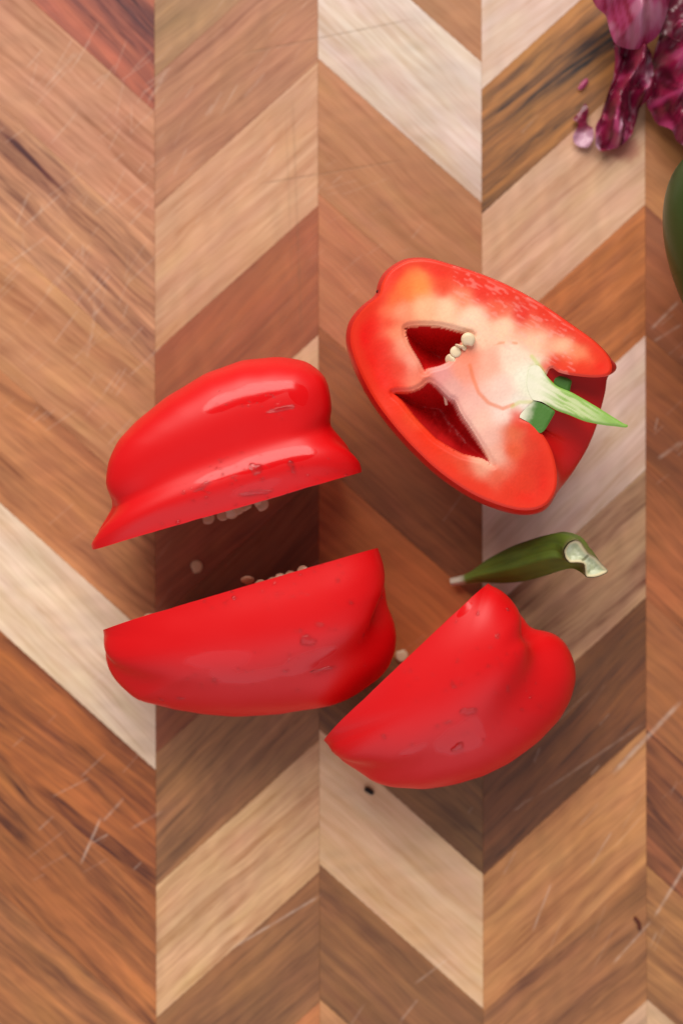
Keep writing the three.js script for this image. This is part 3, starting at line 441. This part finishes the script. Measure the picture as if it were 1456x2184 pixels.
  part(owner, 'skin', mergeVertices(bowl, 1e-6), new THREE.MeshPhysicalMaterial({ color: new THREE.Color().setRGB(0.62, 0.008, 0.008), roughness: 0.32, bumpMap: pores, bumpScale: 0.0004 }));
  // stem, cut in half lengthwise: flat above, rounded below
  const green = new THREE.MeshPhysicalMaterial({ vertexColors: true, roughness: 0.5 });
  function halfSolid(host, name, zPts, lift, depth, tone, sag = 0) {
    const poly = rounded(zPts.map(([x, y]) => Z4(x, y)), 160, 0.4); let most = 0; for (let i = 0; i < 900; i++) { const [ax, az] = poly[i % 160], [bx, bz] = poly[(i * 7 + 61) % 160]; most = Math.max(most, signed(poly, (ax + bx) / 2, (az + bz) / 2)); }
    const bend = (x, z) => { const [X, Y] = unZ4(x, z); return sag * ((X - zPts[0][0]) / 200) ** 2; };
    const up = sheet(poly, 0.0003, (x, z, e) => HF + lift + bend(x, z) - 0.0004 * smooth(0.0008, 0, e) * smooth(980, 1040, unZ4(x, z)[0]) - 0.0003 * smooth(1010, 950, unZ4(x, z)[0]) + 0.00006 * (noise(x * 2600 + z * 900, z * 2600 - x * 900, 3) - 0.5), (x, z, e) => tone(...unZ4(x, z), e, true));
    const low = sheet(poly, 0.0005, (x, z, e) => HF + lift + bend(x, z) - 0.0004 - depth * Math.sqrt(Math.max(0, 1 - (1 - clamp(e / most)) ** 2)), (x, z, e) => tone(...unZ4(x, z), e, false));
    return part(host, name, mergeGeometries([up, low]), green);
  }
  const G = { white: [0.8, 0.78, 0.59], pale: [0.5, 0.62, 0.26], leaf: [0.2, 0.42, 0.045], calyx: [0.06, 0.18, 0.022] }, mix3 = (a, b, t) => a.map((v, i) => mix(v, b[i], clamp(t)));
  const stemPart = halfSolid(owner, 'stem', [[930, 600], [972, 592], [1012, 642], [1062, 690], [1135, 722], [1250, 788], [1330, 838], [1385, 872], [1406, 880], [1396, 892], [1345, 886], [1290, 880], [1200, 862], [1120, 830], [1055, 806], [990, 768], [940, 752], [915, 680]], 0.0005, 0.004, (X, Y, e, up) => {
    if (!up) return G.leaf; const s = smooth(960, 1130, X), fibre = noise((X * 0.87 + Y * 0.5) / 60, (-X * 0.5 + Y * 0.87) / 7, 15);
    return mix3(mix3(G.white, G.pale, s * 0.9 + 0.25 * (fibre - 0.5)), G.leaf, Math.max(smooth(0.0011, 0.0002, e) * smooth(975, 1040, X), smooth(0.45, 0.75, fibre) * s * 0.8, smooth(1180, 1330, X) * 0.8)); });
  halfSolid(stemPart, 'calyx', [[850, 790], [900, 764], [960, 764], [1010, 784], [1052, 812], [1040, 842], [1018, 880], [998, 908], [975, 916], [930, 870], [888, 846], [850, 820]], 0.0002, 0.006, (X, Y, e, up) => mix3(G.white, G.calyx, smooth(890, 975, X + 0.4 * (Y - 800) + 30 * (fbm(X / 20, Y / 20, 7, 2) - 0.5))));
  halfSolid(stemPart, 'calyx', [[1030, 630], [1062, 636], [1100, 640], [1141, 658], [1136, 690], [1126, 722], [1085, 704], [1050, 680]], -0.003, 0.005, (X, Y, e, up) => G.calyx);
  // seeds left on the core
  for (const [x, y, h, r, rx, rz, s, fat] of [[632, 464, 0.0442, 0.0022, 0.35, 0.1, 31, 2.4], [590, 498, 0.0434, 0.0015, 1.2, 0.5, 32, 1], [612, 500, 0.0432, 0.0012, 0.3, 0.9, 35, 1.5], [572, 524, 0.0428, 0.0018, 0.6, -0.6, 33, 1.8], [546, 566, 0.0418, 0.0019, 1.0, -0.8, 34, 1.3]]) { const [px, pz] = Z4(x, y, h); part(owner, 'seed', placed(seedGeometry(r, s, fat), new THREE.Vector3(px, h, pz), rx, s, rz), seedCream); }
  // thread of membrane hanging in the lower chamber
  const th = new THREE.TubeGeometry(new THREE.CatmullRomCurve3([[455, 640, 0.0425], [490, 690, 0.041], [515, 730, 0.039], [527, 780, 0.037]].map(([x, y, h]) => { const [a, b] = Z4(x, y, h); return new THREE.Vector3(a, h, b); })), 20, 0.0005, 7);
  part(owner, 'membrane', th, pithPale);
  // dry speck at the blossom end
  const [bx, bz] = Z4(197, 222); const sp = new THREE.IcosahedronGeometry(0.0006, 1); sp.translate(bx, HF - 0.004, bz); part(owner, 'blossom_scar', sp, new THREE.MeshStandardMaterial({ color: 0x3a1c10, roughness: 0.9 }));
}

// ---------------------------------------------------------------- the loose green stem
{
  const Z6 = (x, y, h) => at(920 + x / 3.64, 1110 + y / 3.64, h);
  const owner = thing('cut_stalk', 'loose curved green pepper stem with a dry cut end, behind the leaning half', 'stalk', at(1080, 1215, 0));
  const path = new THREE.CatmullRomCurve3([[150, 478, 0.0035], [260, 455, 0.005], [430, 400, 0.010], [620, 345, 0.015], [800, 290, 0.020], [960, 240, 0.026], [1080, 215, 0.031], [1160, 232, 0.036], [1185, 262, 0.0405]].map(([x, y, h]) => Z6(x, y, h)));
  const endZ = [[1025, 232], [1060, 176], [1110, 153], [1150, 166], [1178, 208], [1212, 254], [1270, 288], [1312, 332], [1364, 392], [1300, 428], [1240, 440], [1192, 430], [1180, 340], [1130, 326], [1070, 326], [1036, 290]];
  const HE = 0.041, end = rounded(endZ.map(([x, y]) => { const p = Z6(x, y, HE); return [p.x, p.z]; }), 64, 0.35), ce = Z6(1185, 285, HE);
  const NR = 60, radius = (t) => curve([[0, 0.0013], [0.14, 0.0019], [0.3, 0.0043], [0.48, 0.0058], [0.8, 0.0058], [1, 0.0066]], t);
  const up = new THREE.Vector3(0, 1, 0);
  const ring = (t, k) => {
    const p = path.getPointAt(t), tg = path.getTangentAt(t), [ex, ez] = end[k], a = Math.atan2(ez - ce.z, ex - ce.x);
    const dir = new THREE.Vector3(Math.cos(a), 0, Math.sin(a)); const flat = dir.clone().sub(tg.clone().multiplyScalar(dir.dot(tg))); const side = new THREE.Vector3().crossVectors(tg, up).normalize(), top = new THREE.Vector3().crossVectors(side, tg).normalize();
    const lx = dir.dot(side), lz = -(dir.dot(new THREE.Vector3(tg.x, 0, tg.z).normalize())), n = Math.hypot(lx, lz) || 1, R = radius(t) * (1 + 0.07 * Math.sin(5 * a + 1) + 0.04 * Math.sin(9 * a + t * 4));
    const q = p.clone().add(side.multiplyScalar(lx / n * R)).add(top.multiplyScalar(lz / n * R));
    const w = smooth(0.74, 1, t); const e = new THREE.Vector3(mix(ex, ce.x, -0.03), HE - (1 - t) * 0.03, mix(ez, ce.z, -0.03));
    q.lerp(e, w); q.y = Math.max(q.y, 0.0006); return q;
  };
  const body = gridGeometry(NR, 64, (i, j) => ring(i / NR, j % 64)), bp = body.attributes.position, col = [];
  for (let i = 0; i <= NR; i++) for (let j = 0; j <= 64; j++) { const t = i / NR, n = fbm(j / 6, t * 9, 21, 3), st = noise(j * 0.9, t * 6, 23); let c = [0.05 + 0.06 * n, 0.085 + 0.09 * n, 0.012]; c = c.map((v, k) => mix(v, [0.2, 0.3, 0.05][k], 0.5 * smooth(0.4, 0.15, t) + 0.25 * (st - 0.5))); if (t < 0.1) c = c.map((v, k) => mix([0.62, 0.56, 0.44][k], v, smooth(0.05, 0.12, t))); c = c.map((v, k) => mix(v, [0.2, 0.17, 0.07][k], 0.8 * smooth(0.86, 0.99, t) * n * 1.5)); col.push(...c); }
  body.setAttribute('color', new THREE.Float32BufferAttribute(col, 3));
  const tip = gridGeometry(1, 64, (i, j) => i ? ring(0, j % 64) : path.getPointAt(0)); tip.setAttribute('color', new THREE.Float32BufferAttribute(new Array(130).fill([0.62, 0.56, 0.44]).flat(), 3));
  const dry = new THREE.MeshPhysicalMaterial({ vertexColors: true, roughness: 0.55 });
  part(owner, 'stalk', mergeGeometries([body, tip]), dry);
  const crack = [[1172, 306], [1192, 296], [1208, 276]].map(([x, y]) => Z6(x, y, HE));
  const cutEnd = sheet(end, 0.00025, (x, z, e) => HE - 0.0011 * smooth(0.0004, 0.0022, e) + 0.0007 * smooth(0.0007, 0.0001, e) + 0.0004 * (fbm(x * 900, z * 900, 41, 2) - 0.5), (x, z, e) => {
    const n = fbm(x * 700 + 50, z * 700 + 50, 43, 3), rimT = smooth(0.0012, 0.0003, e + 0.0006 * (n - 0.5)); let c = mix3b([0.36, 0.40, 0.24], [0.62, 0.66, 0.5], smooth(0.2, 0.8, n) * 0.7); c = mix3b(c, [0.66, 0.58, 0.36], rimT); c = mix3b(c, [0.16, 0.1, 0.04], smooth(0.00045, 0.0001, e) * 0.8);
    let m = 1; for (let i = 1; i < 3; i++) { const a = crack[i - 1], b = crack[i], dx = b.x - a.x, dz = b.z - a.z, t = clamp(((x - a.x) * dx + (z - a.z) * dz) / (dx * dx + dz * dz)); m = Math.min(m, Math.hypot(x - a.x - dx * t, z - a.z - dz * t)); } return mix3b(c, [0.14, 0.14, 0.06], 0.8 * smooth(0.0006, 0.0002, m)); });
  part(owner, 'cut_end', cutEnd, dry, 'dry pale cut end with a brown rim');
}
function mix3b(a, b, t) { return a.map((v, i) => mix(v, b[i], t)); }

// ---------------------------------------------------------------- red onion skins
{
  const P = (list, h) => list.map(([x, y]) => { const p = at(x, y, h); return [p.x, p.z]; });
  const mat = new THREE.MeshPhysicalMaterial({ vertexColors: true, roughness: 0.36, transmission: 0.22, thickness: 0, side: THREE.DoubleSide, clearcoat: 0.12, clearcoatRoughness: 0.2 });
  function skinSheet(list, h, shape, tone, label, n = 90) {
    const poly = rounded(P(list, h), n, 0.4), q = (x, z) => [x * FOCAL / (EYE - h) + 728, z * FOCAL / (EYE - h) + 1092];
    const up = sheet(poly, 0.0006, (x, z, e) => h + shape(...q(x, z), e), (x, z, e) => tone(...q(x, z), e));
    const low = sheet(poly, 0.0009, (x, z, e) => h + shape(...q(x, z), e) - 0.00025 * smooth(0, 0.0006, e), (x, z, e) => tone(...q(x, z), e));
    const c = at(list.reduce((s, p) => s + p[0], 0) / list.length, list.reduce((s, p) => s + p[1], 0) / list.length, 0);
    alone('onion_skin', mergeGeometries([up, low]), mat, label, 'onion skin', c, 'torn red onion skins');
  }
  const C = { deep: [0.11, 0.002, 0.018], wine: [0.3, 0.008, 0.055], pink: [0.46, 0.05, 0.16], pale: [0.72, 0.42, 0.55] };
  const veins = (x, y, dx, dy, s) => fbm((x * -dy + y * dx) / 6, (x * dx + y * dy) / 70, s, 3);
  const ridge = (x, s, w) => 1 - Math.abs(2 * (fbm(x / w, 0.5, s, 2) - 0.5)) * 2;
  skinSheet([[1380, -60], [1396, 60], [1420, 80], [1470, 92], [1560, 60], [1560, -70]], 0.012, (x, y, e) => 0.004 * fbm(x / 30, y / 30, 3, 2), (x, y) => mix3b(C.deep, C.wine, 0.4 * veins(x, y, 0.4, 0.9, 5)), 'dark wine red onion skin underneath the domed pink one');
  skinSheet([[1405, 66], [1392, 120], [1389, 180], [1377, 226], [1400, 262], [1425, 292], [1447, 320], [1500, 330], [1545, 250], [1530, 110], [1460, 52], [1430, 40]], 0.005, (x, y, e) => 0.004 * smooth(0, 0.006, e) + 0.008 * smooth(1380, 1470, x) + 0.004 * (fbm(x / 16 + y / 40, y / 60, 13, 3) - 0.4) + 0.002 * Math.sin(y / 11 + x / 25), (x, y, e) => mix3b(mix3b(C.deep, C.wine, smooth(0.3, 0.6, veins(x, y, 0.45, 0.9, 15))), C.pink, 0.8 * smooth(0.5, 0.75, fbm(x / 30, y / 22, 17, 2))), 'crumpled wine red onion skin beside the torn strip, reaching over the board');
  skinSheet([[1303, 96], [1304, 140], [1300, 180], [1292, 200], [1286, 226], [1279, 250], [1267, 273], [1270, 308], [1283, 322], [1300, 317], [1322, 312], [1342, 292], [1356, 260], [1364, 230], [1388, 206], [1386, 170], [1380, 130], [1366, 100]], 0.004, (x, y, e) => { const m = (x - 1335 + (y - 200) * 0.16); return 0.004 * smooth(0, 0.004, e) + 0.0035 * Math.cos(m / 8.5 + 1.6 * Math.sin(y / 31) + 2 * fbm(x / 30, y / 30, 19, 2)) * smooth(0, 0.002, e) + 0.006 * smooth(300, 110, y) + 0.006 * (fbm(x / 17, y / 26, 23, 2) - 0.5); }, (x, y, e) => { const m = (x - 1335 + (y - 200) * 0.16), r = Math.cos(m / 7.5 + 0.8 * Math.sin(y / 38) + 0.4), v = veins(x, y, 0.15, 0.98, 25); return mix3b(mix3b(C.deep, C.wine, smooth(0.35, 0.65, v)), mix3b(C.pink, C.pale, smooth(0.5, 0.7, fbm(x / 14, y / 34, 29, 2))), smooth(0.45, 0.62, fbm(x / 9 + 3, y / 40, 27, 2)) * smooth(120, 200, y)); }, 'torn strip of red onion skin with folds and a painted pale sheen, hanging below the domed piece', 120);  // pale patches in the colour stand in for the glossy sheen
  skinSheet([[1256, -40], [1268, 14], [1290, 36], [1298, 66], [1310, 94], [1335, 102], [1362, 105], [1385, 90], [1403, 74], [1416, 44], [1426, 8], [1436, -40], [1350, -70]], 0.016, (x, y, e) => 0.012 * Math.sqrt(smooth(0, 0.011, e)) + 0.0008 * Math.sin((x - y * 0.3) / 10) + 0.001 * (fbm(x / 18, y / 40, 33, 2) - 0.5), (x, y, e) => mix3b(mix3b(C.wine, C.pink, smooth(0.25, 0.6, veins(x, y, 0.25, 0.97, 35))), C.pale, 0.35 * smooth(0.5, 0.75, fbm(x / 24, y / 40, 37, 2))), 'domed pink red onion skin on top of the others');
  skinSheet([[1246, 222], [1234, 240], [1220, 256], [1232, 266], [1219, 294], [1228, 311], [1250, 316], [1262, 300], [1262, 276], [1249, 262], [1253, 238]], 0.0012, (x, y, e) => 0.0018 * fbm(x / 14, y / 14, 9, 2) + 0.0005 * Math.sin(x / 7 + y / 13), (x, y, e) => mix3b(mix3b(C.deep, C.wine, fbm(x / 9, y / 9, 45, 2)), C.pale, 0.8 * smooth(268, 292, y + 14 * (fbm(x / 8, y / 8, 47, 2) - 0.5))), 'small torn flake of onion skin with a pale end', 70);
  skinSheet([[1231, 190], [1240, 174], [1251, 167], [1253, 176], [1242, 190]], 0.001, (x, y, e) => 0.0008 * smooth(0, 0.001, e), () => C.pink, 'tiny pink shred of onion skin on the dark streaked block', 40);
}

// ---------------------------------------------------------------- the green pepper at the edge
{
  const c = at(1702, 590, 0.034), owner = thing('green_pepper', 'whole dark green bell pepper lying by the crumpled onion skin', 'bell pepper', new THREE.Vector3(c.x, 0, c.z));
  const NU = 120, NV = 90, R = 0.0385;
  const body = gridGeometry(NU, NV, (i, j) => {
    const a = i / NU * 2 * Math.PI, b = j / NV * Math.PI, s = Math.sin(b), lobe = 1 + 0.055 * Math.cos(4 * a + 0.5) * Math.pow(s, 0.5), r = R * Math.pow(s, 0.78) * lobe * (1 - 0.16 * Math.cos(b + 0.2) * -1 * 0.5), ax = -0.043 * Math.cos(b) * (1 + 0.08 * Math.cos(4 * a + 0.5)) + 0.009 * Math.exp(-((s / 0.35) ** 2)) * Math.sign(Math.cos(b));
    return new THREE.Vector3(c.x + r * Math.cos(a) + ax * 0.25, Math.max(0.0003, 0.0355 + r * Math.sin(a) * 0.93), c.z + ax * 0.97);
  }, (i, j) => [i / NU * 3, j / NV * 2]);
  part(owner, 'skin', mergeVertices(body, 1e-6), new THREE.MeshPhysicalMaterial({ color: new THREE.Color().setRGB(0.024, 0.052, 0.008), roughness: 0.34, bumpMap: pores, bumpScale: 0.0006 }));
  const stem = new THREE.TubeGeometry(new THREE.CatmullRomCurve3([new THREE.Vector3(c.x - 0.009, 0.0355, c.z - 0.034), new THREE.Vector3(c.x - 0.012, 0.038, c.z - 0.045), new THREE.Vector3(c.x - 0.010, 0.043, c.z - 0.057)]), 16, 0.0055, 14);
  part(owner, 'stem', stem, new THREE.MeshPhysicalMaterial({ color: new THREE.Color().setRGB(0.12, 0.2, 0.03), roughness: 0.6 }));
}

// ---------------------------------------------------------------- crumbs
function crumb(px, py, pts, thick, color, label) {
  const b = at(px, py, 0), g = new THREE.TubeGeometry(new THREE.CatmullRomCurve3(pts.map(([x, y]) => { const p = at(x, y, 0); p.y = thick * 0.8; return p; })), 14, thick, 9), q = g.attributes.position;
  for (let i = 0; i < q.count; i++) q.setY(i, Math.max(0.0001, q.getY(i) + 0.0004 * (hash(i, 1, 3) - 0.5)));
  const caps = [0, 1].map((k) => { const s = new THREE.SphereGeometry(thick * 1.02, 10, 8), e = at(pts[k ? pts.length - 1 : 0][0], pts[k ? pts.length - 1 : 0][1], 0); s.translate(e.x, thick * 0.8, e.z); return s; });
  g.computeVertexNormals(); alone('crumb', mergeGeometries([g, ...caps]), new THREE.MeshStandardMaterial({ color, roughness: 0.8 }), label, 'crumb', b);
}
crumb(787, 1686, [[782, 1683], [787, 1686], [792, 1689]], 0.0009, 0x24140c, 'tiny dark crumb on pale wood below the leaning pepper half');
crumb(1358, 1970, [[1353, 1958], [1360, 1967], [1362, 1979]], 0.0006, 0x5a2412, 'small curved brown shred lying alone on the brown wood');

scene.traverse((o) => { if (o.isMesh) o.castShadow = o.receiveShadow = true; });
renderer.render(scene, camera);
